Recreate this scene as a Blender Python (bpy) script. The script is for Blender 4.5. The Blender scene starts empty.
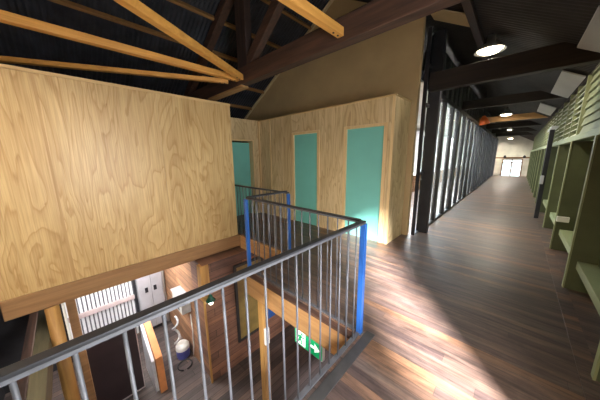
import bpy, bmesh, math, random
from mathutils import Vector, Matrix
random.seed(7)
S = bpy.context.scene
COL = S.collection
EYE = 1.55

# ------------------------------------------------------------------ materials
def new_mat(name):
    m = bpy.data.materials.new(name); m.use_nodes = True
    nt = m.node_tree; b = nt.nodes['Principled BSDF']
    return m, nt, b

def N(nt, t, **kw):
    n = nt.nodes.new(t)
    for k, v in kw.items():
        if k in n.inputs.keys() if hasattr(n.inputs, 'keys') else False: n.inputs[k].default_value = v
        else: setattr(n, k, v)
    return n

def ramp(nt, stops):
    r = nt.nodes.new('ShaderNodeValToRGB'); e = r.color_ramp.elements
    while len(e) < len(stops): e.new(0.5)
    for i, (p, c) in enumerate(stops):
        e[i].position = p; e[i].color = (*c, 1)
    return r

def coords(nt, scale=(1, 1, 1), rnd=True, space='Object'):
    tc = nt.nodes.new('ShaderNodeTexCoord'); mp = nt.nodes.new('ShaderNodeMapping')
    mp.inputs['Scale'].default_value = scale
    nt.links.new(tc.outputs[space], mp.inputs['Vector'])
    if not rnd: return mp.outputs[0]
    oi = nt.nodes.new('ShaderNodeObjectInfo')
    mu = nt.nodes.new('ShaderNodeMath'); mu.operation = 'MULTIPLY'; mu.inputs[1].default_value = 37.0
    nt.links.new(oi.outputs['Random'], mu.inputs[0])
    ad = nt.nodes.new('ShaderNodeVectorMath'); ad.operation = 'ADD'
    nt.links.new(mp.outputs[0], ad.inputs[0]); nt.links.new(mu.outputs[0], ad.inputs[1])
    return ad.outputs[0]

def noise(nt, vec, scale=1, detail=4, rough=.55, dist=0):
    n = nt.nodes.new('ShaderNodeTexNoise')
    n.inputs['Scale'].default_value = scale; n.inputs['Detail'].default_value = detail
    n.inputs['Roughness'].default_value = rough; n.inputs['Distortion'].default_value = dist
    nt.links.new(vec, n.inputs['Vector']); return n

def mix(nt, fac, a, b, mode='MIX'):
    n = nt.nodes.new('ShaderNodeMix'); n.data_type = 'RGBA'; n.blend_type = mode
    for sock, v in ((n.inputs[0], fac), (n.inputs[6], a), (n.inputs[7], b)):
        if isinstance(v, (int, float)): sock.default_value = v
        elif isinstance(v, tuple): sock.default_value = (*v, 1)
        else: nt.links.new(v, sock)
    return n.outputs[2]

def bump(nt, b, h, strength=.2, dist=.01):
    n = nt.nodes.new('ShaderNodeBump'); n.inputs['Strength'].default_value = strength
    n.inputs['Distance'].default_value = dist
    nt.links.new(h, n.inputs['Height']); nt.links.new(n.outputs[0], b.inputs['Normal'])

def plain(name, col, rough=.6, metal=0., var=.15, scale=6, spec=.5):
    m, nt, b = new_mat(name)
    v = coords(nt); n = noise(nt, v, scale)
    lo = tuple(c*(1-var) for c in col); hi = tuple(min(1, c*(1+var)) for c in col)
    r = ramp(nt, [(.3, lo), (.7, hi)]); nt.links.new(n.outputs[0], r.inputs[0])
    nt.links.new(r.outputs[0], b.inputs['Base Color'])
    b.inputs['Roughness'].default_value = rough; b.inputs['Metallic'].default_value = metal
    b.inputs['Specular IOR Level'].default_value = spec
    return m

def plywood(name, light, dark, rings=9, rough=.42):
    m, nt, b = new_mat(name)
    v = coords(nt, (1.75, 1.75, .36))
    n = noise(nt, v, 1.15, 3.5, .5, .7)
    mu = nt.nodes.new('ShaderNodeMath'); mu.operation = 'MULTIPLY'; mu.inputs[1].default_value = rings
    nt.links.new(n.outputs[0], mu.inputs[0])
    fr = nt.nodes.new('ShaderNodeMath'); fr.operation = 'FRACT'; nt.links.new(mu.outputs[0], fr.inputs[0])
    md = tuple(a*.72+c*.28 for a, c in zip(light, dark)); dk = tuple(a*.30+c*.70 for a, c in zip(light, dark))
    r = ramp(nt, [(0., light), (.30, light), (.74, md), (.90, dk), (1., light)])
    nt.links.new(fr.outputs[0], r.inputs[0])
    v2 = coords(nt, (52, 52, 1.3)); n2 = noise(nt, v2, 1.5, 4)
    r2 = ramp(nt, [(.32, (.76, .72, .66)), (.62, (1, 1, 1))]); nt.links.new(n2.outputs[0], r2.inputs[0])
    v3 = coords(nt, (1.6, 1.6, .5)); n3 = noise(nt, v3, 1.3, 3)
    r3 = ramp(nt, [(.3, (.84, .79, .72)), (.65, (1.0, 1.0, 1.0))]); nt.links.new(n3.outputs[0], r3.inputs[0])
    v4 = coords(nt, (9, 9, 9)); n4 = noise(nt, v4, 1.3, 2)
    kr = ramp(nt, [(.74, (1, 1, 1)), (.80, (.70, .58, .44))]); nt.links.new(n4.outputs[0], kr.inputs[0])
    c = mix(nt, 1., r.outputs[0], r2.outputs[0], 'MULTIPLY'); c = mix(nt, 1., c, r3.outputs[0], 'MULTIPLY')
    c = mix(nt, 1., c, kr.outputs[0], 'MULTIPLY')
    nt.links.new(c, b.inputs['Base Color']); b.inputs['Roughness'].default_value = rough
    return m

def timber(name, light, dark, axis='y', rough=.55):
    m, nt, b = new_mat(name)
    sc = {'x': (1.2, 16, 16), 'y': (16, 1.2, 16), 'z': (16, 16, 1.2)}[axis]
    v = coords(nt, sc); n = noise(nt, v, 1.0, 5, .6, .8)
    r = ramp(nt, [(.28, dark), (.5, tuple((a+c)/2 for a, c in zip(light, dark))), (.72, light)])
    nt.links.new(n.outputs[0], r.inputs[0]); nt.links.new(r.outputs[0], b.inputs['Base Color'])
    b.inputs['Roughness'].default_value = rough; bump(nt, b, n.outputs[0], .15, .004)
    return m

def planks(name, order, width, length, c1, c2, c3, rough=.4, gap=.006, gapcol=(.012, .009, .007), spec=.5, stain=True):
    """order picks (along, across) axes as indices of the object coordinates"""
    m, nt, b = new_mat(name)
    tc = nt.nodes.new('ShaderNodeTexCoord'); sp = nt.nodes.new('ShaderNodeSeparateXYZ')
    nt.links.new(tc.outputs['Object'], sp.inputs[0])
    cb = nt.nodes.new('ShaderNodeCombineXYZ')
    nt.links.new(sp.outputs[order[0]], cb.inputs[0]); nt.links.new(sp.outputs[order[1]], cb.inputs[1])
    br = nt.nodes.new('ShaderNodeTexBrick'); br.offset = .37; br.offset_frequency = 3
    br.inputs['Color1'].default_value = (0, 0, 0, 1); br.inputs['Color2'].default_value = (1, 1, 1, 1)
    br.inputs['Mortar'].default_value = (.5, .5, .5, 1)
    br.inputs['Scale'].default_value = 1; br.inputs['Mortar Size'].default_value = gap/2
    br.inputs['Mortar Smooth'].default_value = .1; br.inputs['Bias'].default_value = 0
    br.inputs['Brick Width'].default_value = length; br.inputs['Row Height'].default_value = width
    nt.links.new(cb.outputs[0], br.inputs['Vector'])
    r = ramp(nt, [(0, c1), (.45, c2), (.8, c2), (1, c3)]); nt.links.new(br.outputs['Color'], r.inputs[0])
    mp = nt.nodes.new('ShaderNodeMapping'); mp.inputs['Scale'].default_value = (1.3, 22, 1)
    nt.links.new(cb.outputs[0], mp.inputs[0])
    g = noise(nt, mp.outputs[0], 1, 5, .65, .4)
    gr = ramp(nt, [(.25, (.45, .42, .40)), (.7, (1.15, 1.12, 1.1))]); nt.links.new(g.outputs[0], gr.inputs[0])
    c = mix(nt, 1., r.outputs[0], gr.outputs[0], 'MULTIPLY')
    if stain:
        w = noise(nt, cb.outputs[0], .9, 5, .65)
        wr = ramp(nt, [(.35, (.62, .60, .62)), (.65, (1.2, 1.18, 1.15))]); nt.links.new(w.outputs[0], wr.inputs[0])
        c = mix(nt, 1., c, wr.outputs[0], 'MULTIPLY')
    c = mix(nt, br.outputs['Fac'], c, gapcol)
    nt.links.new(c, b.inputs['Base Color'])
    rr = nt.nodes.new('ShaderNodeMapRange'); rr.inputs[3].default_value = rough-.1; rr.inputs[4].default_value = rough+.18
    nt.links.new(g.outputs[0], rr.inputs[0]); nt.links.new(rr.outputs[0], b.inputs['Roughness'])
    b.inputs['Specular IOR Level'].default_value = spec
    bump(nt, b, g.outputs[0], .12, .004)
    return m

def emit(name, col, strength):
    m, nt, b = new_mat(name)
    b.inputs['Base Color'].default_value = (*col, 1)
    b.inputs['Emission Color'].default_value = (*col, 1); b.inputs['Emission Strength'].default_value = strength
    return m

def glass_mat(name, tint, gl=.10, frost=0.):
    m, nt, b = new_mat(name)
    out = nt.nodes['Material Output']
    tr = nt.nodes.new('ShaderNodeBsdfTransparent'); tr.inputs[0].default_value = (*tint, 1)
    gs = nt.nodes.new('ShaderNodeBsdfGlossy'); gs.inputs['Roughness'].default_value = .05
    mx = nt.nodes.new('ShaderNodeMixShader'); mx.inputs[0].default_value = gl
    nt.links.new(tr.outputs[0], mx.inputs[1]); nt.links.new(gs.outputs[0], mx.inputs[2])
    last = mx
    if frost:
        df = nt.nodes.new('ShaderNodeBsdfTranslucent'); df.inputs[0].default_value = (*tint, 1)
        m2 = nt.nodes.new('ShaderNodeMixShader'); m2.inputs[0].default_value = frost
        nt.links.new(mx.outputs[0], m2.inputs[1]); nt.links.new(df.outputs[0], m2.inputs[2]); last = m2
    nt.links.new(last.outputs[0], out.inputs[0]); nt.nodes.remove(b)
    return m

M = {}
M['ply'] = plywood('plywood', (.64, .45, .215), (.44, .255, .085), 13)
M['ply_box'] = plywood('plywood_pale', (.72, .56, .32), (.46, .31, .145), 13)
M['ply_edge'] = timber('plywood_edge', (.62, .43, .20), (.48, .31, .13), 'y')
M['frame_pine'] = timber('pine_frame', (.74, .55, .29), (.58, .39, .18), 'z')
M['gold_y'] = timber('golden_pine', (.74, .37, .085), (.52, .23, .045), 'y')
M['gold_z'] = timber('golden_post', (.52, .29, .085), (.30, .15, .04), 'z')
M['fascia_x'] = timber('fascia_pine', (.50, .28, .11), (.30, .15, .055), 'x')
M['fascia_y'] = timber('bearer_brown', (.36, .20, .085), (.22, .11, .045), 'y')
M['old_x'] = timber('old_dark_timber', (.095, .044, .027), (.022, .012, .009), 'x', .62)
M['old_z'] = timber('old_dark_timber_upright', (.05, .025, .018), (.014, .009, .008), 'z', .65)
M['old_y'] = timber('old_dark_timber_long', (.05, .028, .02), (.014, .009, .008), 'y', .65)
M['purlin'] = timber('purlin_timber', (.34, .18, .06), (.20, .10, .035), 'y')
M['roof'] = plain('corrugated_roof_metal', (.040, .043, .052), .45, .3, .4, 3)
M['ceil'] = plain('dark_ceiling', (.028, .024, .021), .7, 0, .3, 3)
M['beige'] = plain('beige_lining', (.46, .32, .155), .6, 0, .10, 1.5)
M['teal'] = plain('teal_door_paint', (.17, .49, .42), .42, 0, .05, 2)
def worn_floor(name):
    m, nt, b = new_mat(name)
    tc = nt.nodes.new('ShaderNodeTexCoord')
    def nz(sc, detail, rough, dist=0., off=0.):
        mp = nt.nodes.new('ShaderNodeMapping'); mp.inputs['Scale'].default_value = sc; mp.inputs['Location'].default_value = (off, off, 0)
        nt.links.new(tc.outputs['Object'], mp.inputs[0]); return noise(nt, mp.outputs[0], 1, detail, rough, dist).outputs[0]
    br = nt.nodes.new('ShaderNodeTexBrick'); br.offset = 0.
    br.inputs['Color1'].default_value = (0, 0, 0, 1); br.inputs['Color2'].default_value = (1, 1, 1, 1); br.inputs['Mortar'].default_value = (.5, .5, .5, 1)
    br.inputs['Scale'].default_value = 1; br.inputs['Mortar Size'].default_value = .0016; br.inputs['Mortar Smooth'].default_value = .6
    br.inputs['Brick Width'].default_value = 3.1; br.inputs['Row Height'].default_value = .082
    sp = nt.nodes.new('ShaderNodeSeparateXYZ'); nt.links.new(tc.outputs['Object'], sp.inputs[0])
    dv = nt.nodes.new('ShaderNodeMath'); dv.operation = 'DIVIDE'; dv.inputs[1].default_value = .082; nt.links.new(sp.outputs[1], dv.inputs[0])
    fl = nt.nodes.new('ShaderNodeMath'); fl.operation = 'FLOOR'; nt.links.new(dv.outputs[0], fl.inputs[0])
    wn = nt.nodes.new('ShaderNodeTexWhiteNoise'); wn.noise_dimensions = '1D'; nt.links.new(fl.outputs[0], wn.inputs['W'])
    ma = nt.nodes.new('ShaderNodeMath'); ma.operation = 'MULTIPLY_ADD'; ma.inputs[1].default_value = 9.3
    nt.links.new(wn.outputs['Value'], ma.inputs[0]); nt.links.new(sp.outputs[0], ma.inputs[2])
    cb = nt.nodes.new('ShaderNodeCombineXYZ'); nt.links.new(ma.outputs[0], cb.inputs[0]); nt.links.new(sp.outputs[1], cb.inputs[1])
    nt.links.new(cb.outputs[0], br.inputs['Vector'])
    base = ramp(nt, [(0, (.068, .047, .042)), (.4, (.092, .065, .055)), (.75, (.118, .079, .061)), (.93, (.170, .096, .058)), (1, (.20, .110, .061))])
    nt.links.new(br.outputs['Color'], base.inputs[0])
    streak = nz((1.6, 26, 1), 7, .74, .7)
    sr = ramp(nt, [(.30, (.30, .28, .29)), (.50, (.95, .92, .91)), (.72, (1.65, 1.50, 1.38))]); nt.links.new(streak, sr.inputs[0])
    c = mix(nt, 1., base.outputs[0], sr.outputs[0], 'MULTIPLY')
    blot = nz((2.2, 3.4, 1), 7, .72, .3, 5.)
    bl = ramp(nt, [(.30, (.50, .49, .52)), (.5, (.95, .94, .95)), (.72, (1.35, 1.33, 1.32))]); nt.links.new(blot, bl.inputs[0])
    c = mix(nt, 1., c, bl.outputs[0], 'MULTIPLY')
    wear = nz((1.0, 6, 1), 5, .7, .6, 11.)
    wr = nt.nodes.new('ShaderNodeMapRange'); wr.inputs[1].default_value = .55; wr.inputs[2].default_value = .8; wr.inputs[4].default_value = .45
    nt.links.new(wear, wr.inputs[0])
    c = mix(nt, wr.outputs[0], c, (.20, .170, .150))
    gf = nt.nodes.new('ShaderNodeMath'); gf.operation = 'MULTIPLY'; gf.inputs[1].default_value = .75; nt.links.new(br.outputs['Fac'], gf.inputs[0])
    c = mix(nt, gf.outputs[0], c, (.015, .011, .010))
    nt.links.new(c, b.inputs['Base Color'])
    rr = nt.nodes.new('ShaderNodeMapRange'); rr.inputs[3].default_value = .26; rr.inputs[4].default_value = .58
    nt.links.new(blot, rr.inputs[0]); nt.links.new(rr.outputs[0], b.inputs['Roughness'])
    b.inputs['Specular IOR Level'].default_value = .55
    bump(nt, b, streak, .15, .004)
    return m
M['floor'] = worn_floor('hardwood_floor')
M['floor_low'] = planks('lower_floor_boards', (1, 0), .13, 2.0, (.055, .045, .046), (.115, .09, .085), (.17, .12, .10), .5, .008)
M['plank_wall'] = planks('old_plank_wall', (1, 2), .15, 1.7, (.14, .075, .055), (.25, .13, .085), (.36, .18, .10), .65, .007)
M['plank_face'] = planks('plank_wall_lit', (0, 2), .15, 1.9, (.30, .16, .085), (.42, .23, .12), (.52, .29, .15), .65, .007)  # golden copy of the plank wall, daylight put into its colours
M['steel'] = plain('grey_steel', (.10, .10, .112), .5, .3, .15, 20)
M['rail_top'] = plain('dark_handrail_steel', (.030, .030, .034), .42, .5, .2, 12)
M['blue'] = plain('blue_post_paint', (.018, .085, .30), .38, 0, .12, 9)
M['black'] = plain('black_steel', (.017, .017, .022), .42, .2, .3, 5)
M['black2'] = plain('black_screen_infill', (.020, .020, .023), .6, 0, .3, 5)
M['grey_bar'] = plain('grey_bar', (.12, .12, .125), .45, .4, .2, 6)
M['green'] = plain('shaded_green_paint', (.085, .098, .046), .5, 0, .14, 4)  # post sides facing the camera, their shade put into the green
M['green_lt'] = plain('sage_green_paint', (.27, .30, .155), .5, 0, .10, 4)
M['green_dk'] = plain('olive_board_paint', (.135, .165, .068), .55, 0, .14, 4)
M['sage_dk'] = plain('sage_weatherboard_paint', (.20, .225, .125), .5, 0, .12, 4)
M['louvre'] = plain('pale_sage_louvre', (.66, .68, .54), .5, 0, .1, 4)
M['white'] = plain('white_paint', (.74, .74, .71), .5, 0, .05, 3)
M['offwhite'] = plain('end_wall_paint', (.60, .59, .52), .6, 0, .18, 1.3)
M['glass'] = glass_mat('clear_glass', (.90, .95, .95), .07)
M['frost'] = glass_mat('pale_teal_glass', (.93, .97, .97), .05, .06)
M['grey_metal'] = plain('grey_cabinet_metal', (.46, .45, .48), .42, .25, .12, 3)
M['corr'] = plain('zinc_corrugated', (.80, .80, .83), .40, .1, .08, 8)
M['dark_board'] = plain('dark_brown_board', (.040, .026, .028), .40, 0, .2, 3)
M['pink_frame'] = plain('pale_board_frame', (.48, .38, .38), .5)
M['orange_ply'] = plain('orange_board', (.60, .24, .085), .55, 0, .15, 8)
M['lav'] = plain('pale_sheet_face', (.55, .55, .60), .5)
M['khaki'] = plain('khaki_panel', (.22, .16, .045), .5, 0, .25, 5)
M['enamel'] = plain('green_enamel', (.012, .085, .055), .25)
M['purple'] = plain('blue_plastic', (.09, .10, .36), .35)
M['rubber'] = plain('black_rubber', (.015, .015, .017), .5)
M['orange'] = plain('orange_shade_plastic', (.85, .16, .03), .45)
M['skyl'] = plain('pale_roof_panel', (.36, .345, .31), .5, 0, .08, 2)
M['cream'] = plain('cream_roof_panel', (.55, .43, .24), .5, 0, .08, 2)
M['exit'] = emit('exit_green', (.0, .36, .13), .55)
M['exitw'] = emit('exit_white', (.85, .95, .88), .85)
M['bulb'] = emit('warm_lamp_glow', (1, .86, .62), 26)
M['bulb2'] = emit('bulb_glow', (.92, 1, .85), 7)
M['fluoro'] = emit('tube_glow', (.92, .97, 1), 6)
M['brown_dado'] = timber('brown_cabinet_timber', (.30, .15, .06), (.17, .08, .035), 'y')
M['alu'] = plain('spun_aluminium', (.55, .54, .52), .3, .8)
M['lead'] = plain('dull_lead_grey', (.16, .16, .18), .5, .2, .15, 6)
M['box_grey'] = plain('grey_box_paint', (.46, .46, .44), .5, 0, .15, 12)
M['batten'] = timber('ply_batten', (.50, .32, .14), (.36, .21, .08), 'z')
M['shaded_x'] = timber('shaded_timber', (.030, .018, .013), (.010, .007, .006), 'x', .75)  # near-black: shade on the corridor cross beams put into the colour
M['plate'] = plain('dull_steel_plate', (.055, .052, .052), .5, .3, .2, 9)
M['lintel'] = timber('grey_green_beam', (.17, .155, .10), (.08, .075, .05), 'x')

# ------------------------------------------------------------------ mesh builder
class MB:
    def __init__(s): s.v = []; s.f = []
    def add(s, vs, fs):
        o = len(s.v); s.v += [Vector(p) for p in vs]; s.f += [[i+o for i in f] for f in fs]; return s
    def box(s, x0, x1, y0, y1, z0, z1):
        x0, x1 = min(x0, x1), max(x0, x1); y0, y1 = min(y0, y1), max(y0, y1); z0, z1 = min(z0, z1), max(z0, z1)
        return s.add([(x0,y0,z0),(x1,y0,z0),(x1,y1,z0),(x0,y1,z0),(x0,y0,z1),(x1,y0,z1),(x1,y1,z1),(x0,y1,z1)],
                     [(3,2,1,0),(4,5,6,7),(0,1,5,4),(1,2,6,5),(2,3,7,6),(3,0,4,7)])
    def beam(s, a, b, w, h, up=(0,0,1)):
        a, b = Vector(a), Vector(b); d = (b-a).normalized(); up = Vector(up)
        r = d.cross(up).normalized(); u = r.cross(d).normalized(); vs = []
        for p in (a, b):
            for i, j in ((-1,-1),(1,-1),(1,1),(-1,1)): vs.append(p + r*(i*w/2) + u*(j*h/2))
        return s.add(vs, [(0,1,2,3),(7,6,5,4),(0,4,5,1),(1,5,6,2),(2,6,7,3),(3,7,4,0)])
    def tube(s, pts, rad, n=10, cap=True):
        pts = [Vector(p) for p in pts]; rings = []
        rads = rad if isinstance(rad, (list, tuple)) else [rad]*len(pts)
        for i, p in enumerate(pts):
            d = (pts[min(i+1, len(pts)-1)] - pts[max(i-1, 0)]).normalized()
            ref = Vector((0,0,1)) if abs(d.z) < .9 else Vector((1,0,0))
            a = d.cross(ref).normalized(); b = d.cross(a)
            rings.append([p + (a*math.cos(2*math.pi*k/n) + b*math.sin(2*math.pi*k/n))*rads[i] for k in range(n)])
        vs = [q for r in rings for q in r]; fs = []
        for i in range(len(pts)-1):
            for k in range(n):
                fs.append((i*n+k, i*n+(k+1)%n, (i+1)*n+(k+1)%n, (i+1)*n+k))
        if cap:
            fs.append(tuple(range(n-1, -1, -1))); fs.append(tuple((len(pts)-1)*n+k for k in range(n)))
        return s.add(vs, fs)
    def lathe(s, c, prof, n=20):
        c = Vector(c); vs = []; fs = []; m = len(prof)
        for r, z in prof:
            for k in range(n):
                a = 2*math.pi*k/n; vs.append(c + Vector((r*math.cos(a), r*math.sin(a), z)))
        for i in range(m-1):
            for k in range(n): fs.append((i*n+k, i*n+(k+1)%n, (i+1)*n+(k+1)%n, (i+1)*n+k))
        return s.add(vs, fs)
    def prism(s, poly, axis, a, b):
        """poly in the two other axes, extruded along axis from a to b"""
        def P(q, t):
            return {'x': (t, q[0], q[1]), 'y': (q[0], t, q[1]), 'z': (q[0], q[1], t)}[axis]
        n = len(poly)
        return s.add([P(q, a) for q in poly] + [P(q, b) for q in poly],
                     [tuple(range(n-1, -1, -1)), tuple(range(n, 2*n))] + [(i, (i+1)%n, n+(i+1)%n, n+i) for i in range(n)])
    def build(s, name, mat, parent=None, bevel=0, smooth=False, origin=None):
        me = bpy.data.meshes.new(name)
        if parent is not None: o0 = WORLD[parent.name]
        elif origin is not None: o0 = Vector(origin)
        else:
            xs = [p.x for p in s.v]; ys = [p.y for p in s.v]; zs = [p.z for p in s.v]
            o0 = Vector(((min(xs)+max(xs))/2, (min(ys)+max(ys))/2, min(zs)))
        me.from_pydata([p-o0 for p in s.v], [], s.f)
        bm = bmesh.new(); bm.from_mesh(me); bmesh.ops.recalc_face_normals(bm, faces=bm.faces)
        if bevel:
            bmesh.ops.bevel(bm, geom=[e for e in bm.edges if len(e.link_faces) == 2 and e.calc_face_angle(0) > .6], offset=bevel, segments=2, affect='EDGES', profile=.5)
        bm.to_mesh(me); bm.free()
        if smooth:
            for p in me.polygons: p.use_smooth = True
        me.materials.append(mat)
        o = bpy.data.objects.new(name, me); COL.objects.link(o)
        if parent is not None: o.parent = parent; WORLD[o.name] = o0
        else: o.location = o0; WORLD[o.name] = o0
        return o
WORLD = {}
def tag(o, label, cat, group=None):
    o['label'] = label; o['category'] = cat
    if group: o['group'] = group
    return o
def thing(name, label, cat, loc, group=None):
    o = bpy.data.objects.new(name, None); COL.objects.link(o); o.location = loc; o.empty_display_size = .1
    WORLD[o.name] = Vector(loc); return tag(o, label, cat, group)
def struct(name, mb, mat, parent=None, **k):
    o = mb.build(name, mat, parent, **k)
    if parent is None: o['kind'] = 'structure'
    return o
def sempty(name, loc):
    o = bpy.data.objects.new(name, None); COL.objects.link(o); o.location = loc; o['kind'] = 'structure'
    WORLD[o.name] = Vector(loc); return o

ZL = -2.7                       # lower floor level
ROOFX, ROOFZ, SL = -3.25, 4.95, .567
def roof_z(x): return ROOFZ - SL*abs(x-ROOFX)

# ------------------------------------------------------------------ the setting: floors
XR = .78                         # back of the green wall bays
f = MB()
f.box(-.83, XR, -3, 1.61, -.28, 0); f.box(-2.57, XR, 1.61, 2.38, -.28, 0); f.box(-7.2, XR, 2.38, 23.4, -.28, 0)
f.box(-7.2, -.83, -3, -1.3, -.28, 0)
struct('floor', f, M['floor'], origin=(0, 0, 0))
struct('floor_lower', MB().box(-7.2, 3, -3, 6.5, ZL-.1, ZL), M['floor_low'], origin=(0, 0, ZL))
struct('floor_end', MB().box(-7.2, 3, 23.4, 32, -1.0, -.9), M['floor'])
struct('trim_1', MB().box(.50, .60, 1.0, 22, 0, .006), M['floor'])

# ------------------------------------------------------------------ walls: plywood room on the left
wl = sempty('wall_left', (-4.06, -.4, 0))
for y0, y1 in ((-2.97, -1.29), (-1.29, -.09), (-.087, 1.116), (1.117, 2.32)):
    MB().box(-4.03, -4.0, y0+.0008, y1-.0008, 0, 2.50).build('plywood_sheet', M['ply'], wl)
MB().box(-4.08, -4.031, -2.97, 2.29, 0, 2.50).build('backing', M['black2'], wl)
MB().box(-4.08, -3.985, -2.97, 2.325, 2.50, 2.535).build('capping', M['ply_edge'], wl)
MB().box(-5.2, -4.081, 2.27, 2.32, 0, 2.53).build('return_sheet', M['ply'], wl)
MB().box(-5.2, -4.081, -2.97, 2.27, 2.45, 2.5).build('lid', M['black2'], wl)
MB().box(-4.0, -3.994, -.092, -.068, 0, 2.5).build('cover_strip', M['batten'], wl)
tag(MB().box(-4.08, -3.97, -.69, 2.36, -.24, -.002).build('bearer_beam', M['fascia_y'], bevel=.006),
    'brown timber bearer under the big left plywood wall, above the void', 'beam')

# wall with the dim teal door, behind the left plywood room
w = MB()
w.box(-5.26, -5.2, 2.32, 2.93, 0, 2.53).box(-5.26, -5.2, 3.66, 3.838, 0, 2.53).box(-5.26, -5.2, 2.93, 3.66, 2.02, 2.53)
struct('wall_far_left', w, M['ply_box'])
def door(n, leaf, frame_boxes, mat_leaf=M['teal']):
    o = sempty('door_%d' % n, ((leaf[0]+leaf[1])/2, (leaf[2]+leaf[3])/2, leaf[4]))
    MB().box(*leaf).build('door_leaf', mat_leaf, o)
    fr = MB()
    for b in frame_boxes: fr.box(*b)
    fr.build('door_frame', M['frame_pine'], o, bevel=.002)
    return o
door(1, (-5.40, -5.36, 2.972, 3.618, .0, 1.95), [(-5.42, -5.19, 2.93, 2.97, 0, 2.02), (-5.42, -5.19, 3.62, 3.66, 0, 2.02), (-5.42, -5.19, 2.97, 3.62, 1.985, 2.02)])

# the plywood box with two teal doors
w = MB(); yb = 3.84
for x0, x1, z0 in ((-5.26, -4.72, 0), (-4.715, -3.915, 0), (-3.08, -2.48, 0), (-1.63, -1.53, 0)):
    w.box(x0+.002, x1-.002, yb, yb+.05, z0, 2.505)
w.box(-3.913, -3.082, yb, yb+.05, 2.115, 2.505); w.box(-2.478, -1.632, yb, yb+.05, 2.115, 2.505)
wb = sempty('wall_back', (-3.3, yb, 0))
boxes = [(-5.2, -4.72, 0), (-4.715, -3.915, 0), (-3.08, -2.48, 0), (-1.63, -1.53, 0)]
for x0, x1, z0 in boxes: MB().box(x0+.002, x1-.002, yb, yb+.05, 0, 2.505).build('plywood_sheet', M['ply_box'], wb)
MB().box(-3.913, -3.082, yb, yb+.05, 2.115, 2.505).build('over_door_sheet', M['ply_box'], wb)
MB().box(-2.478, -1.632, yb, yb+.05, 2.115, 2.505).build('over_door_sheet', M['ply_box'], wb)
MB().box(-1.56, -1.53, yb+.051, 4.54, 0, 2.505).build('end_sheet', M['ply_box'], wb)
MB().box(-5.2, -1.515, yb-.012, 4.54, 2.506, 2.53).build('capping', M['ply_edge'], wb)
MB().box(-5.205, -5.15, yb-.03, yb-.001, 0, 2.505).build('corner_batten', M['frame_pine'], wb)
MB().box(-4.74, -4.695, yb-.012, yb-.001, 0, 2.505).build('cover_strip', M['frame_pine'], wb)
MB().box(-1.57, -1.528, yb-.012, yb-.001, 0, 2.505).build('corner_batten', M['frame_pine'], wb)
for n, x0, x1 in ((2, -3.87, -3.12), (3, -2.44, -1.67)):
    door(n, (x0+.021, x1-.021, yb+.02, yb+.045, 0, 2.059),
         [(x0-.04, x0+.02, yb-.016, yb+.05, 0, 2.11), (x1-.02, x1+.04, yb-.016, yb+.05, 0, 2.11), (x0+.02, x1-.02, yb-.016, yb+.05, 2.06, 2.11)])

# beige gable lining behind the box
yw = 4.56
struct('wall_gable', MB().prism([(-7.2, 0), (-1.43, 0), (-1.43, roof_z(-1.43)-.03), (ROOFX, ROOFZ-.03), (-7.2, roof_z(-7.2)-.03)], 'y', yw, yw+.1), M['beige'])
struct('trim_2', MB().beam((-6.9, 4.52, roof_z(-6.9)-.06), (ROOFX, 4.52, ROOFZ-.06), .06, .05), M['cream'])

# outer shell
struct('wall_outer_left', MB().box(-7.3, -7.2, -3.1, 32, -2.7, 2.72), M['black2'])
struct('wall_behind', MB().prism([(-7.2, 0), (.9, 0), (.9, roof_z(.9)), (ROOFX, ROOFZ), (-7.2, roof_z(-7.2))], 'y', -3.1, -3.0), M['beige'])

# corrugated roof, two slopes (the ceiling)
def slope(x_a, x_b, y0, y1, p=.076, amp=.010, per=6):
    m = MB(); n = int((y1-y0)/p*per); vs = []; fs = []
    nx, nz = (SL, 1) if x_b > x_a else (-SL, 1); L = math.hypot(nx, nz)
    for i in range(n+1):
        y = y0 + (y1-y0)*i/n; h = amp*math.cos(2*math.pi*(y-y0)/p)
        for x in (x_a, x_b): vs.append((x + nx/L*h, y, roof_z(x) + nz/L*h + .02))
    for i in range(n): fs.append((2*i, 2*i+1, 2*i+3, 2*i+2))
    return m.add(vs, fs)
ro = struct('ceiling', slope(ROOFX, -7.35, -3.1, 32), M['roof'], smooth=True)
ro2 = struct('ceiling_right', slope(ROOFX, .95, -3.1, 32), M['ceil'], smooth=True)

# ------------------------------------------------------------------ right wall, green
wr = sempty('wall_right', (XR, 10, 0))
WY0, WY1, WZ0, WZ1 = .16, 1.17, .35, 2.58      # window beside the camera, sun comes in here
b = MB()
b.box(XR, XR+.08, -3, WY0, 0, 1.75).box(XR, XR+.08, WY1, 23.3, 0, 1.75).box(XR, XR+.08, WY0, WY1, 0, WZ0)
for k in range(60):                              # board joints
    y = 1.5 + k*.14
    b.box(XR-.006, XR, y, y+.125, .02, 1.72)
b.build('lining_boards', M['green_dk'], wr)
c = MB()
def clap(y0, y1):
    for k in range(8):
        z = 1.84 + k*.115
        c.prism([(.645, z), (.61, z+.003), (.64, z+.125), (.66, z+.125)], 'y', y0, y1)
clap(WY1+.06, 5.40); clap(-3, WY0)
c.box(.66, .70, -3, WY0, 1.75, 2.73); c.box(.66, .70, WY1, 5.46, 1.75, 2.73); c.box(.66, .70, WY0, WY1, WZ1, 2.73)
c.build('weatherboards', M['sage_dk'], wr)
MB().box(.57, .70, WY1, 23.3, 1.75, 1.83).build('wall_plate', M['green_lt'], wr, bevel=.004)
MB().box(.62, .70, 1.45, 23.3, 2.70, 2.72).build('top_plate', M['old_y'], wr)
MB().box(.70, .74, 5.46, 23.3, 1.83, 2.78).build('louvre_backing', M['black2'], wr)
MB().box(.70, XR+.08, WY1, 23.3, 1.77, 1.82).build('ledge', M['green_dk'], wr)
win = sempty('window_1', (XR-.02, (WY0+WY1)/2, WZ0))
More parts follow.
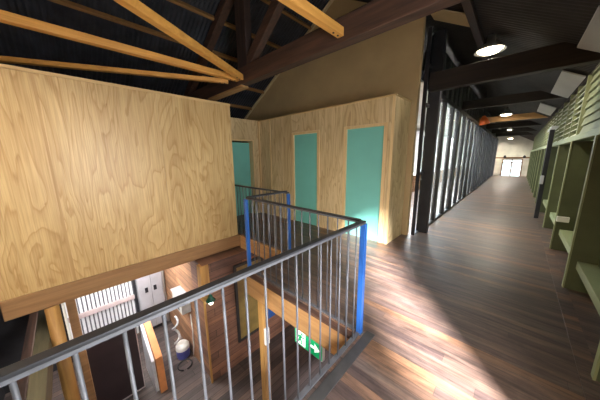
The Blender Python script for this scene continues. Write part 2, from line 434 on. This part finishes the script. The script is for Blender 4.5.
w = MB(); w.box(.60, .86, WY0-.05, WY0, WZ0-.05, WZ1+.05).box(.60, .86, WY1, WY1+.05, WZ0-.05, WZ1+.05).box(.60, .86, WY0, WY1, WZ0-.05, WZ0).box(.60, .86, WY0, WY1, WZ1, WZ1+.05)
w.build('window_frame', M['green_lt'], win)
# posts of the green wall
POSTY = [2.35, 3.90, 5.45, 7.0, 8.9, 10.4, 11.9, 13.4, 14.9, 16.4, 17.9, 19.4, 20.9, 22.4]
ordw = ['nearest, at the right frame edge', 'second from the camera', 'third from the camera, bearing a white box', 'fourth from the camera, before the black post',
        'fifth from the camera, just past the black post', 'sixth from the camera', 'seventh from the camera', 'eighth from the camera', 'ninth from the camera',
        'tenth from the camera', 'eleventh from the camera', 'third from the corridor end', 'second from the corridor end', 'last, at the corridor end']
for i, y in enumerate(POSTY):
    t = thing('wall_post', 'green timber post of the right wall, ' + ordw[i], 'post', (.66, y, 0), 'green posts along the right wall')
    MB().box(.575, .772, y, y+.045, 0, 1.748).build('post_board', M['green'], t, bevel=.003)
    MB().box(.560, .5745, y-.008, y+.053, 0, 1.748).build('face_strip', M['green_lt'], t, bevel=.002)
rw = ['nearest bay by the right frame edge', 'second bay', 'third bay, beyond the white box', 'bay beside the black post']
for i in range(4):
    y0, y1 = POSTY[i]+.055, POSTY[i+1]-.010
    tag(MB().box(.625, .77, y0, y1, .27, .36).build('bay_rail', M['green_lt'], bevel=.005),
        'low sage green rail between the wall posts, ' + rw[i], 'rail', 'low rails of the green wall')
# louvres
LY = [5.52, 7.05, 8.95, 10.45, 11.95, 13.45, 14.95, 16.45, 17.95, 19.45, 20.95, 22.4]
for i in range(len(LY)-1):
    t = thing('louvre_panel', 'pale louvre panel high on the right wall, ' + (['nearest, after the clapboards', 'second along', 'third along', 'fourth along', 'fifth along', 'sixth along', 'seventh along', 'eighth along', 'ninth along', 'tenth along', 'last one, by the corridor end'][i]), 'louvre', (.65, (LY[i]+LY[i+1])/2, 1.83), 'louvre panels over the green wall')
    m = MB()
    for k in range(9):
        z = 1.875 + k*.092
        m.beam((.645, LY[i]+.055, z), (.645, LY[i+1]-.012, z), .080, .010, (-.75, 0, 1))
    m.build('slats', M['louvre'], t)
    MB().box(.60, .695, LY[i]-.005, LY[i]+.05, 1.832, 2.69).build('stile', M['green_lt'], t)
    y = (LY[i]+LY[i+1])/2+.02
    MB().box(.602, .69, y-.018, y+.018, 1.832, 2.69).build('clip_strip', M['green_lt'], t)
t = thing('black_post', 'slim black steel post with grey lock box against the green wall', 'post', (.50, 8.0, 0))
MB().box(.455, .535, 7.95, 8.06, 0, 2.12).build('shaft', M['black'], t, bevel=.005)
MB().box(.44, .5, 7.90, 7.95, .86, 1.06).build('lock_box', M['grey_metal'], t, bevel=.005)
MB().beam((.52, 7.9, 2.17), (.52, 8.9, 2.15), .11, .05).build('white_bracket', M['white'], t, bevel=.005)
tag(MB().box(.565, .70, 5.385, 5.44, .49, .575).build('junction_box', M['white'], bevel=.006), 'small white box fixed to the third green wall post', 'box')

# ------------------------------------------------------------------ end of the corridor
YE = 28.0
e = MB(); dx0, dx1, dz = -1.05, .32, 1.22
e.box(-7.2, dx0, YE, YE+.15, -.9, 4.9).box(dx1, 3, YE, YE+.15, -.9, 4.9).box(dx0, dx1, YE, YE+.15, dz, 4.9)
struct('wall_end', e, M['offwhite'])
d = sempty('door_4', ((dx0+dx1)/2, YE+.05, -.9))
m = MB(); xm = (dx0+dx1)/2
for x in (dx0, xm-.05, dx1-.07): m.box(x, x+.08, YE+.03, YE+.09, -.9, dz)
m.box(dx0, dx1, YE+.03, YE+.09, dz-.09, dz).box(dx0, dx1, YE+.03, YE+.09, -.9, -.72).box(dx0, dx1, YE+.03, YE+.09, .85, .92)
m.build('door_frame', M['brown_dado'], d)
MB().box(dx0+.05, dx1-.05, YE+.055, YE+.065, -.85, dz-.05).build('door_glass', M['glass'], d)
struct('trim_3', MB().box(dx0-.5, dx1+.5, YE-.06, YE-.002, dz+.04, dz+.16), M['brown_dado'])
for i, x in enumerate((dx0+.15, dx1+.05)):
    t = thing('spot_light', 'small black spotlight above the end doors, ' + ('left one' if i == 0 else 'right one'), 'light', (x, YE-.1, dz+.2), 'spotlights above the end doors')
    MB().box(x-.03, x+.03, YE-.1, YE-.002, dz+.19, dz+.24).build('bracket', M['black'], t)
    MB().tube([(x, YE-.06, dz+.26), (x, YE-.28, dz+.16)], [.07, .10], 12).build('head', M['black'], t, smooth=False)
e = MB().box(.95, 1.05, 22.5, 28, -.9, 2.7); struct('wall_end_right', e, M['offwhite'])

# ------------------------------------------------------------------ glazed black screen along the corridor
XS = -1.32
def pane(t, y0, y1):
    MB().box(XS-.012, XS-.004, y0, y1, .05, 2.70).build('glass_pane', M['frost'], t)
# slim side light between the box and the first post
t = thing('side_window', 'narrow clear glass strip between the plywood box and the wide black post', 'window', (XS, 4.80, 0))
MB().box(XS-.035, XS-.028, 4.69, 4.925, .03, 3.70).build('glass_pane', M['glass'], t)
MB().box(XS-.06, XS, 4.69, 4.925, 0, .029).build('sill', M['black'], t)
MB().box(XS-.06, XS, 4.662, 4.689, 0, 3.70).build('jamb', M['black'], t)
for z in (1.2, 2.45, 3.1): MB().box(XS-.06, XS-.005, 4.69, 4.925, z, z+.05).build('cross_bar', M['black'], t)
t2 = tag(MB().box(XS-.05, XS+.15, 4.93, 5.04, 0, 3.72).build('steel_post', M['black'], bevel=.004), 'wide black steel post at the near end of the glazed screen', 'post')
ys = 5.06; sn = 0
names = ['nearest bay, beside the wide post', 'second bay from the wide post', 'third bay from the wide post', 'fourth bay from the wide post', 'fifth bay from the wide post', 'sixth bay from the wide post', 'last bay at the corridor end']
BAY = 2.6
for i in range(7):
    y0 = ys + i*BAY; y1 = y0 + BAY - .03
    t = thing('glazed_screen', 'black steel and glass screen, ' + names[i], 'partition', (XS, (y0+y1)/2, 0), 'bays of the black glazed screen')
    MB().box(XS-.06, XS+.05, y0, y1, 2.70, 2.79).build('top_rail', M['black'], t, bevel=.004)
    MB().box(XS-.04, XS+.04, y0, y1, 0, .05).build('bottom_rail', M['black'], t, bevel=.004)
    st = [y0, y0+.84, y0+1.68, y1-.13]
    for k, y in enumerate(st):
        wd = .13
        MB().box(XS-.035, XS+.05, y, y+wd, .051, 2.699).build('stud', M['black'], t, bevel=.003)
    for k in range(3): pane(t, st[k]+.131, st[k+1]-.001)
    for k in range(5):
        y = y0 + .25 + k*.52
        MB().box(XS-.06, XS-.02, y, y+.05, 2.792, 3.62).build('upper_bar', M['grey_bar'], t)
struct('wall_over_screen', MB().box(XS-.12, XS-.07, 5.03, 23.2, 2.80, 3.72), M['black2'])
# the side room behind the screen
struct('wall_side_room', MB().box(-3.75, -3.65, 4.67, 23.3, 0, 2.86), M['white'])
struct('wall_side_end', MB().box(-3.65, -1.45, 23.2, 23.3, 0, 2.8), M['white'])
struct('ceiling_side_room', MB().box(-3.75, XS-.13, 4.67, 23.3, 2.88, 2.92), M['white'])
for i in range(5):
    y0 = 4.9 + i*3.6
    t = thing('cabinet', 'low brown cabinet behind the glass screen, ' + ['nearest', 'second', 'third', 'fourth', 'last'][i] + ' along', 'cabinet', (-3.4, y0+1.7, 0), 'low cabinets behind the screen')
    MB().box(-3.64, -3.2, y0, y0+3.4, 0, .72).build('body', M['brown_dado'], t, bevel=.005)
    MB().box(-3.648, -3.17, y0-.01, y0+3.41, .722, .75).build('top', M['white'], t, bevel=.004)
t = thing('orange_lampshade', 'orange cone shade hung from the top of the black screen', 'shade', (-1.22, 9.6, 2.75))
P = (-1.03, 10.2, 0)
MB().tube([(P[0], P[1], 2.88), (P[0]+.02, P[1]+.02, 2.76), (P[0]+.05, P[1]+.05, 2.60)], [.04, .11, .15], 14).build('cone', M['orange'], t, smooth=True)
MB().tube([(P[0], P[1], 2.86), (P[0], P[1], roof_z(P[0])-.01)], .01, 6).build('cord', M['black'], t)

# ------------------------------------------------------------------ railings
def railing(name, label, a, b, posts, skip=.108, top=1.05):
    a, b = Vector(a), Vector(b); L = (b-a).length; d = (b-a).normalized()
    t = thing(name, label, 'railing', ((a+b)/2)[:])
    MB().beam(a+Vector((0, 0, top-.012)), b+Vector((0, 0, top-.012)), .040, .014).build('top_rail', M['rail_top'], t, bevel=.003)
    MB().beam(a+Vector((0, 0, top-.026)), b+Vector((0, 0, top-.026)), .034, .013).build('under_rail', M['steel'], t)
    MB().beam(a+Vector((0, 0, .012)), b+Vector((0, 0, .012)), .035, .012).build('bottom_rail', M['steel'], t, bevel=.002)
    n = int(L/skip)
    for k in range(1, n):
        p = a + d*(k*L/n)
        MB().tube([p+Vector((0, 0, .018)), p+Vector((0, 0, top-.033))], .0065, 8).build('baluster', M['steel'], t, smooth=True)
    for p in posts:
        p = Vector(p)
        MB().box(p.x-.022, p.x+.022, p.y-.022, p.y+.022, .0, top-.034).build('post', M['blue'], t, bevel=.003)
        MB().box(p.x-.03, p.x+.03, p.y-.03, p.y+.03, .0, .008).build('foot_plate', M['steel'], t)
    return t
XF, YA, XC, YB = -.845, 1.632, -2.56, 2.41
railing('balcony_railing', 'long grey railing with dark handrail running beside the camera, with blue end post', (XF, YA-.0, 0), (XF, -1.28, 0), [(XF, YA)])
railing('balcony_railing', 'grey railing across the void between the two front blue posts', (XF-.034, YA, 0), (XC+.034, YA, 0), [(XC, YA)])
railing('balcony_railing', 'short grey railing between the middle and back blue posts', (XC, YA+.034, 0), (XC, YB-.034, 0), [])
railing('balcony_railing', 'back railing from the plywood wall to the far blue post', (XC, YB, 0), (-4.30, YB, 0), [(XC, YB)], top=1.02)
# edge beams of the void
t = tag(MB().box(-2.60, -.835, 1.565, 1.608, -.34, -.045).build('edge_beam', M['fascia_x'], bevel=.005), 'golden timber edge beam below the railing across the void', 'beam')
tag(MB().box(-2.62, -.835, 1.55, 1.61, -.044, -.012).build('edge_strip', M['old_x'], bevel=.003), 'dark strip on top of the golden edge beam', 'trim')
tag(MB().box(-2.615, -2.573, 1.612, 2.33, -.30, -.01).build('edge_beam', M['fascia_y'], bevel=.005), 'short brown edge beam under the middle railing, beside the void', 'beam')
tag(MB().box(-3.96, -2.575, 2.335, 2.377, -.28, -.01).build('edge_beam', M['fascia_x'], bevel=.005), 'timber edge beam under the back railing', 'beam')
tag(MB().box(-.875, -.833, -1.28, 1.562, -.30, -.01).build('edge_beam', M['old_y'], bevel=.005), 'dark timber edge beam under the long front railing', 'beam')
tag(MB().box(-.805, -.725, -1.28, 1.70, .0005, .006).build('edge_plate', M['plate'], bevel=.002), 'flat dark grey steel strip at the foot of the long railing', 'trim')

# ------------------------------------------------------------------ roof timbers
def truss(y, label, diag=True, king=True):
    t = thing('roof_truss', label, 'truss', (ROOFX, y, 2.85))
    hw = .075
    MB().box(-7.1, .60, y, y+.15, 2.83, 3.10).build('tie_beam', M['old_x'], t, bevel=.01)
    for sx, xe in ((-1, -6.9), (1, .5)):
        MB().beam((ROOFX, y+hw, ROOFZ-.14), (xe, y+hw, roof_z(xe)-.14), .14, .16).build('rafter', M['old_x'], t, bevel=.006)
    if king: MB().box(-3.80, -3.52, y+.01, y+.14, 3.10, 4.52).build('king_post', M['old_z'], t, bevel=.008)
    if diag:
        MB().beam((-3.55, y+hw, 3.12), (-2.15, y+hw, 4.18), .12, .16).build('diagonal', M['old_x'], t, bevel=.006)
    return t
YT = 2.40
truss(YT, 'old dark timber truss above the stair void, golden braces bolted to it')
def tie(y, lab, m=M['shaded_x'], x0=-1.30, z0=2.68, z1=2.98):
    return tag(MB().box(x0, .60, y, y+.14, z0, z1).build('cross_beam', m, bevel=.008), lab, 'beam', 'cross beams over the corridor')
tie(4.70, 'dark cross beam over the corridor mouth, just below the nearest lamp')
for y, l in ((7.9, 'dark cross beam over the corridor, second from the mouth'), (14.3, 'dark cross beam over the corridor, fourth from the mouth'),
             (17.5, 'dark cross beam over the corridor, fifth from the mouth'), (20.7, 'dark cross beam over the corridor, farthest one')):
    tie(y, l, z0=2.80, z1=3.02)
tie(11.6, 'cross beam lit warm brown over the corridor, behind the second lamp', M['fascia_x'], z0=2.80, z1=3.0)  # lamplight on this beam put into its browner timber
tag(MB().beam((-.70, 3.3, roof_z(-.7)-.05), (-.72, 6.9, roof_z(-.72)-.05), .09, .09).build('ceiling_batten', M['old_y'], bevel=.004), 'dark timber batten under the corridor roof, beside the cream panel', 'batten')

# golden braces lying in the plane of the tie beams
def brace(a, b, lab, w=.085, h=.09, bolts=None):
    t = thing('timber_brace', lab, 'brace', a, 'golden roof braces')
    MB().beam(a, b, w, h).build('timber', M['gold_y'], t, bevel=.006)
    d = (Vector(b)-Vector(a)).normalized()
    for k in (.06, .14):
        p = Vector(a)+d*k
        MB().tube([p+Vector((0, 0, -h/2-.006)), p+Vector((0, 0, -h/2+.002))], .012, 8).build('bolt_head', M['black'], t)
zb = 2.86 + .045
brace((-1.62, YT-.01, zb+.02), (-1.66, -2.9, zb+.02), 'golden timber brace at top centre, bolted near the right of the truss')
brace((-3.76, YT-.03, zb+.02), (-3.83, -2.9, zb+.02), 'golden timber brace running straight back from the truss post, upper left')
brace((-3.86, YT-.16, zb-.03), (-5.55, -1.2, zb-.03), 'golden timber brace angling left above the plywood wall, lowest of the fan', .08, .065)
brace((-3.60, YT-.06, zb), (-1.95, -.62, zb), 'golden timber brace angling steeply up to the top frame edge')
tag(MB().box(-5.0, -3.70, YT+.0, YT+.149, 2.79, 2.828).build('tie_packer', M['fascia_x'], bevel=.004), 'flat brown packer under the truss beam where braces meet', 'timber')

# purlins
PX = [(-3.9, 'highest'), (-4.53, 'second highest'), (-5.13, 'third from the top'), (-5.76, 'fourth from the top'), (-6.42, 'lowest')]
for x, l in PX:
    z = roof_z(x)-.05
    tag(MB().beam((x, -2.95 if x > -5.5 else 2.62, z), (x, 4.50, z), .05, .08, (-SL, 0, 1)).build('purlin', M['purlin'], bevel=.004), 'brown purlin under the corrugated roof, ' + l, 'purlin', 'purlins of the corrugated roof')

# pale panels on the corridor roof
def rpanel(name, x0, x1, y0, y1, mat, lab, off=.035):
    vs = []
    for z in (0, .02):
        for x, y in ((x0, y0), (x1, y0), (x1, y1), (x0, y1)): vs.append((x, y, roof_z(x)-off-z))
    o = MB().add(vs, [(0,1,2,3),(7,6,5,4),(0,4,5,1),(1,5,6,2),(2,6,7,3),(3,7,4,0)]).build(name, mat)
    return tag(o, lab, 'panel')
rpanel('roof_panel', -1.30, -.74, 4.22, 4.66, M['cream'], 'cream roof panel at the top beside the dark truss beam')
rpanel('roof_panel', .36, .60, 3.55, 4.62, M['skyl'], 'pale grey roof panel at the right frame edge')
rpanel('roof_panel', .34, .60, 5.75, 7.55, M['skyl'], 'large pale grey roof panel above the louvres')
rpanel('roof_panel', .25, .56, 9.1, 10.7, M['skyl'], 'smaller pale roof panel farther down the corridor')

# ------------------------------------------------------------------ pendant lamps
def lamp(x, y, z, lab, power, r=.20, n=20):
    t = thing('pendant_lamp', lab, 'lamp', (x, y, z), 'round pendant lamps of the corridor' if y > 3 else 'pendant lamps over the stair')
    MB().tube([(x, y, z+.20), (x, y, roof_z(x)+.0)], .012, 8).build('rod', M['black'], t)
    MB().lathe((x, y, z), [(.001, .22), (.05, .22), (.06, .12), (r*.6, .09), (r, 0), (r-.006, 0), (r*.58, .082), (.001, .085)], n).build('reflector', M['alu'], t, smooth=True)
    MB().lathe((x, y, z), [(.001, .055), (r*.55, .05), (r*.8, .02), (r*.55, -.02), (.001, -.035)], n).build('bulb', M['bulb'], t, smooth=True)
    l = bpy.data.lights.new('lamp_glow', 'SPOT'); l.energy = power; l.color = (1, .89, .74); l.shadow_soft_size = .12
    l.spot_size = math.radians(165); l.spot_blend = .5
    o = bpy.data.objects.new('lamp_glow', l); COL.objects.link(o); o.location = (0, 0, -.06); o.parent = t
    return t
lamp(-.525, 4.88, 3.15, 'nearest glowing round lamp over the corridor mouth', 200)
lamp(-.50, 11.1, 2.95, 'second glowing round lamp down the corridor', 240)
lamp(-.54, 17.6, 2.93, 'third glowing round lamp down the corridor', 240)
lamp(-.58, 22.4, 2.72, 'farthest glowing round lamp, before the end wall', 420)
lamp(-1.9, 25.9, 3.2, 'added pendant lamp hidden behind the black screen to brighten the end wall', 900)  # unseen lamp added to lighten the end wall
lamp(-2.1, -1.6, 3.3, 'pendant lamp over the void behind the camera', 360)
lamp(-.4, -1.9, 3.1, 'pendant lamp over the landing behind the camera', 260)

# ------------------------------------------------------------------ lower level
XP, YP = -3.75, 1.44
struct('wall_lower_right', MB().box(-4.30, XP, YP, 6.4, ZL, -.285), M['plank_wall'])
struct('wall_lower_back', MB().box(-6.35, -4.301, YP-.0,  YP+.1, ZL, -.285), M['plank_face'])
struct('wall_lower_left', MB().box(-6.45, -6.35, -2.95, YP, ZL, -.285), M['black2'])
struct('wall_lower_near', MB().box(-7.2, 3, -1.42, -1.31, ZL, -.285), M['black2'])
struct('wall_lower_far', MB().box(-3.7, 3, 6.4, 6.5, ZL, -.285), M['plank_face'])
struct('wall_lower_side', MB().box(2.9, 3, -1.3, 6.4, ZL, -.285), M['black2'])
t = tag(MB().box(-3.87, -3.72, 1.39, 1.54, -.95, -.286).build('timber_post', M['gold_z'], bevel=.006), 'short golden timber post on the plank wall corner, under the left bearer', 'post')
tag(MB().box(-3.772, -3.735, 1.405, 1.438, ZL, -.952).build('corner_strip', M['gold_z'], bevel=.004), 'thin golden corner strip down the plank wall', 'trim')
tag(MB().tube([(-4.0, -.34, ZL), (-4.01, -.34, -1.4), (-4.0, -.33, -.25)], [.075, .07, .065], 16).build('round_post', M['gold_z'], smooth=True), 'round golden timber post under the left bearer', 'post')
tag(MB().box(-4.18, -4.08, -.215, -.125, ZL, -.27).build('square_post', M['fascia_y'], bevel=.006), 'square brown timber post beside the round golden post', 'post')
tag(MB().tube([(-3.99, -.235, ZL), (-3.99, -.235, -.25)], .014, 8).build('conduit_pipe', M['white'], smooth=True), 'thin white pipe between the round and square posts', 'pipe')
tag(MB().box(-6.34, -1.2, -.53, -.40, -.86, -.62).build('trimmer_beam', M['lintel'], bevel=.008), 'grey green timber beam below the railing at far left', 'beam')
tag(MB().box(-6.34, -1.2, -.78, -.68, -1.4, -1.2).build('trimmer_beam', M['old_x'], bevel=.008), 'dark red brown beam in the shadow at far left', 'beam')
# timber post under the crossing edge beam
t = thing('timber_post', 'golden square timber post under the edge beam across the void', 'post', (-2.34, 1.66, ZL))
MB().box(-2.39, -2.29, 1.62, 1.72, ZL, -.285).build('shaft', M['gold_z'], t, bevel=.005)
MB().box(-2.288, -2.25, 1.63, 1.70, -1.05, -.80).build('white_switch_box', M['white'], t, bevel=.004)
# corrugated sheet on the far lower wall
m = MB()
for k in range(17):
    y = -.36 + k*.067; m.box(-6.32, -6.28, y, y+.043, ZL+.02, -.35)
t = thing('corrugated_sheet', 'bright ribbed metal sheet with a cross rail, seen under the left bearer', 'sheet', (-6.30, .25, ZL))
m.build('ribs', M['corr'], t, bevel=.006)
MB().box(-6.345, -6.325, -.36, .78, ZL+.02, -.35).build('backing_sheet', M['lead'], t)
MB().box(-6.268, -6.22, -.35, .77, -1.72, -1.62).build('cross_rail', M['pink_frame'], t, bevel=.004)
t = thing('metal_cabinet', 'grey metal cabinet with two dark handles beside the ribbed sheet', 'cabinet', (-6.2, 1.12, ZL))
MB().box(-6.34, -6.14, .84, 1.36, ZL+.10, -.75).build('body', M['grey_metal'], t, bevel=.006)
MB().box(-6.34, -6.18, .86, 1.34, ZL, ZL+.10).build('recess_shadow', M['rubber'], t)  # black base, shadow of the cabinet's recess put into its colour
for y0, y1, yh in ((.86, 1.095, 1.0), (1.105, 1.34, 1.18)):
    dd = MB().box(-6.139, -6.12, y0, y1, ZL+.13, -.78).build('cabinet_door', M['grey_metal'], t, bevel=.004)
    MB().box(-6.119, -6.10, yh-.03, yh+.03, -1.62, -1.50).build('handle', M['black'], dd)
tag(MB().tube([(-6.25, 1.40, ZL), (-6.25, 1.40, -.3)], .03, 10).build('down_pipe', M['white'], smooth=True), 'white pipe in the corner beside the grey metal cabinet', 'pipe')
t = thing('meter_box', 'white switchboard box on the sunlit plank wall', 'box', (-4.75, 1.35, -1.6))
MB().box(-5.05, -4.52, 1.26, 1.438, -1.56, -1.22).build('case', M['box_grey'], t, bevel=.01)
MB().box(-5.06, -4.51, 1.24, 1.438, -1.218, -1.19).build('hood', M['grey_metal'], t, bevel=.004)
for x in (-4.86, -4.70): MB().box(x-.05, x+.05, 1.25, 1.2595, -1.50, -1.36).build('breaker', M['black'], t)
tag(MB().tube([(-4.55, 1.42, -1.63), (-4.52, 1.42, -2.0), (-4.56, 1.42, -2.4), (-4.6, 1.40, -2.68)], .012, 7).build('power_cord', M['white'], smooth=True), 'white cord running down the plank wall below the box', 'cord')
t = thing('shop_vacuum', 'blue and white tub vacuum on the lower floor by the plank wall', 'vacuum', (-4.80, 1.27, ZL))
MB().lathe((-4.80, 1.27, ZL), [(.001, 0), (.12, 0), (.13, .03), (.13, .20), (.001, .20)], 18).build('tub', M['purple'], t, smooth=False)
MB().lathe((-4.80, 1.27, ZL+.201), [(.001, .0), (.135, .0), (.13, .08), (.08, .14), (.001, .15)], 18).build('lid', M['white'], t, smooth=False)
pts = [(-4.86+.07*math.sin(k*.5), 1.2-.05*math.cos(k*.5), ZL+.35+k*.028) for k in range(22)]
MB().tube(pts, .022, 8).build('hose', M['grey_metal'], t, smooth=True)
pts = [(-4.52+.13*math.cos(k*.36), 1.2+.13*math.sin(k*.36), ZL+.02) for k in range(17)]
tag(MB().tube(pts, .014, 7).build('hose_loop', M['rubber'], smooth=True), 'black hose looped on the lower floor beside the vacuum', 'hose')
# leaning boards
t = thing('pin_board', 'dark brown board in a thin pale frame standing on the lower floor', 'board', (-4.62, .18, ZL))
MB().box(-4.66, -4.61, -.23, .50, ZL+.02, -1.36).build('panel', M['dark_board'], t)
fr = MB(); fr.box(-4.665, -4.60, -.242, -.23, ZL, -1.348).box(-4.665, -4.60, .50, .512, ZL, -1.348).box(-4.665, -4.60, -.23, .50, ZL, ZL+.02).box(-4.665, -4.60, -.23, .50, -1.36, -1.348)
fr.build('board_frame', M['pink_frame'], t)
t = thing('leaning_board', 'orange edged timber sheet leaning behind the dark framed board', 'board', (-4.32, .72, ZL))
m = MB().prism([(-4.24, ZL), (-4.30, ZL+.70), (-5.05, -1.52), (-5.05, ZL)], 'y', .68, .79)
m.build('edge_board', M['orange_ply'], t, bevel=.004)
MB().prism([(-4.33, ZL), (-4.40, ZL+.60), (-5.05, -1.62), (-5.05, ZL)], 'y', .63, .679).build('pale_face', M['lav'], t)
# lamp and framed panel on the plank wall
L0 = Vector((-3.66, 1.50, -.93))
t = thing('wall_lamp', 'small lit lamp with green enamel shade at the plank wall corner', 'lamp', (-3.70, 1.50, -.95))
MB().lathe(L0, [(.001, .10), (.03, .10), (.04, .05), (.085, .0), (.08, -.005), (.03, .04), (.001, .045)], 16).build('lamp_shade', M['enamel'], t, smooth=True)
MB().lathe(L0, [(.001, .035), (.03, .02), (.045, -.03), (.03, -.075), (.001, -.085)], 14).build('bulb', M['bulb2'], t, smooth=True)
MB().tube([(-3.749, 1.50, -.80), (-3.68, 1.50, -.79), (-3.66, 1.50, -.83)], .012, 7).build('bracket', M['enamel'], t)
t = thing('framed_panel', 'khaki panel in a black frame on the lower plank wall', 'panel', (-3.73, 2.35, -2.2))
MB().box(-3.748, -3.725, 2.07, 2.66, -2.15, -.55).build('panel', M['khaki'], t)
m = MB(); m.box(-3.748, -3.71, 2.02, 2.07, -2.20, -.5).box(-3.748, -3.71, 2.66, 2.71, -2.20, -.5).box(-3.748, -3.71, 2.07, 2.66, -2.20, -2.15).box(-3.748, -3.71, 2.07, 2.66, -.55, -.5)
m.build('panel_frame', M['rubber'], t)
tag(MB().box(-3.748, -3.72, 2.80, 3.0, -2.1, -1.55).build('blue_notice', M['blue']), 'small blue board on the plank wall beside the khaki panel', 'board')
# exit sign
ex0, ex1, ez0, ez1, ey = -1.72, -1.31, -.675, -.465, 1.685
t = thing('exit_sign', 'green and white exit sign hanging below the edge beam', 'sign', ((ex0+ex1)/2, ey, ez0))
MB().box(ex0-.01, ex1+.01, ey+.006, ey+.05, ez0-.012, ez1+.012).build('case', M['white'], t, bevel=.004)
xm = ex0 + (ex1-ex0)*.46
MB().box(ex0, ex1, ey, ey+.005, ez0, ez1).build('green_face', M['exit'], t)
def flat(m, pts, y=ey-.002):
    n = len(pts); m.prism(pts, 'y', y, ey-.0005)
w_, h_ = ex1-ex0, ez1-ez0
def U(u, v): return (ex0+u*w_, ez0+v*h_)
m = MB()
flat(m, [U(.05, .08), U(.42, .08), U(.42, .92), U(.05, .92)])
flat(m, [U(.55, .42), U(.76, .42), U(.76, .22), U(.95, .5), U(.76, .78), U(.76, .58), U(.55, .58)])
m.build('white_symbols', M['exitw'], t)
m = MB()      # the running figure
def limb(a, b, r):
    a = Vector((*U(*a),)); b = Vector((*U(*b),)); d = (b-a).normalized(); q = Vector((-d.y, d.x))*r
    flat(m, [tuple(a+q), tuple(a-q), tuple(b-q), tuple(b+q)], ey-.004)
limb((.26, .68), (.20, .44), .016); limb((.20, .46), (.29, .30), .012); limb((.29, .30), (.27, .13), .010)
limb((.20, .45), (.17, .28), .012); limb((.17, .28), (.09, .24), .010); limb((.25, .66), (.34, .56), .009); limb((.34, .56), (.38, .64), .008); limb((.25, .67), (.17, .62), .009); limb((.17, .62), (.14, .50), .008)
cx, cz = U(.29, .79); flat(m, [(cx+.016*math.cos(k*.5236), cz+.016*math.sin(k*.5236)) for k in range(12)], ey-.004)
m.build('running_figure', M['exit'], t)
m = MB()
for x in (ex0+.08, ex1-.08): m.tube([(x, ey+.03, ez1+.012), (x, ey+.03, -.284)], .008, 6)
m.build('hanger', M['grey_metal'], t)

# ------------------------------------------------------------------ light
def area(name, loc, target, sx, sy, power, col, spread=180):
    l = bpy.data.lights.new(name, 'AREA'); l.shape = 'RECTANGLE'; l.size = sx; l.size_y = sy; l.energy = power; l.color = col
    l.spread = math.radians(spread)
    o = bpy.data.objects.new(name, l); COL.objects.link(o); o.location = loc
    o.rotation_euler = (Vector(target)-Vector(loc)).to_track_quat('-Z', 'Y').to_euler(); return o
sun = bpy.data.lights.new('sun', 'SUN'); sun.energy = 78; sun.angle = math.radians(10); sun.color = (.98, .97, 1)
so = bpy.data.objects.new('sun', sun); COL.objects.link(so)
so.rotation_euler = Vector((-.655, .755, -.56)).to_track_quat('-Z', 'Y').to_euler()
# added area lamp standing in for daylight, hidden under the lower store's ceiling
area('store_daylight', (-5.1, .35, -.32), (-5.5, .9, -2.7), 1.2, .9, 95, (1, .97, .95))
# tube lights of the side room behind the screen
for y in (6.5, 10.5, 15, 20):
    area('tube_light', (-2.5, y, 2.86), (-2.3, y, 0), .3, 2.2, 480, (.95, .98, 1))
# daylight entering by the window beside the camera
area('window_daylight', (.84, (WY0+WY1)/2, 1.3), (-2.5, 1.6, .9), .9, 1.6, 130, (.95, .97, 1))
wd = bpy.data.worlds.new('sky'); S.world = wd; wd.use_nodes = True
bg = wd.node_tree.nodes['Background']; bg.inputs[0].default_value = (.92, .96, 1, 1); bg.inputs[1].default_value = 3.2

# ------------------------------------------------------------------ camera
pit, yaw, rol = .18683, -.763076, -.0106968
cy, sy = math.cos(yaw), math.sin(yaw)
fw = Vector((sy*math.cos(pit), cy*math.cos(pit), -math.sin(pit))); rt = Vector((cy, -sy, 0)); up = rt.cross(fw)
r2 = rt*math.cos(rol)+up*math.sin(rol); u2 = -rt*math.sin(rol)+up*math.cos(rol)
cam = bpy.data.cameras.new('camera'); cam.sensor_width = 36; cam.lens = 36*225.34/600; cam.clip_start = .02
co = bpy.data.objects.new('camera', cam); COL.objects.link(co)
co.matrix_world = Matrix(((r2.x, u2.x, -fw.x, 0), (r2.y, u2.y, -fw.y, 0), (r2.z, u2.z, -fw.z, EYE), (0, 0, 0, 1)))
S.camera = co
S.view_settings.view_transform = 'Standard'; S.view_settings.look = 'None'
S.view_settings.exposure = 0; S.view_settings.gamma = 1; S.view_settings.use_curve_mapping = False
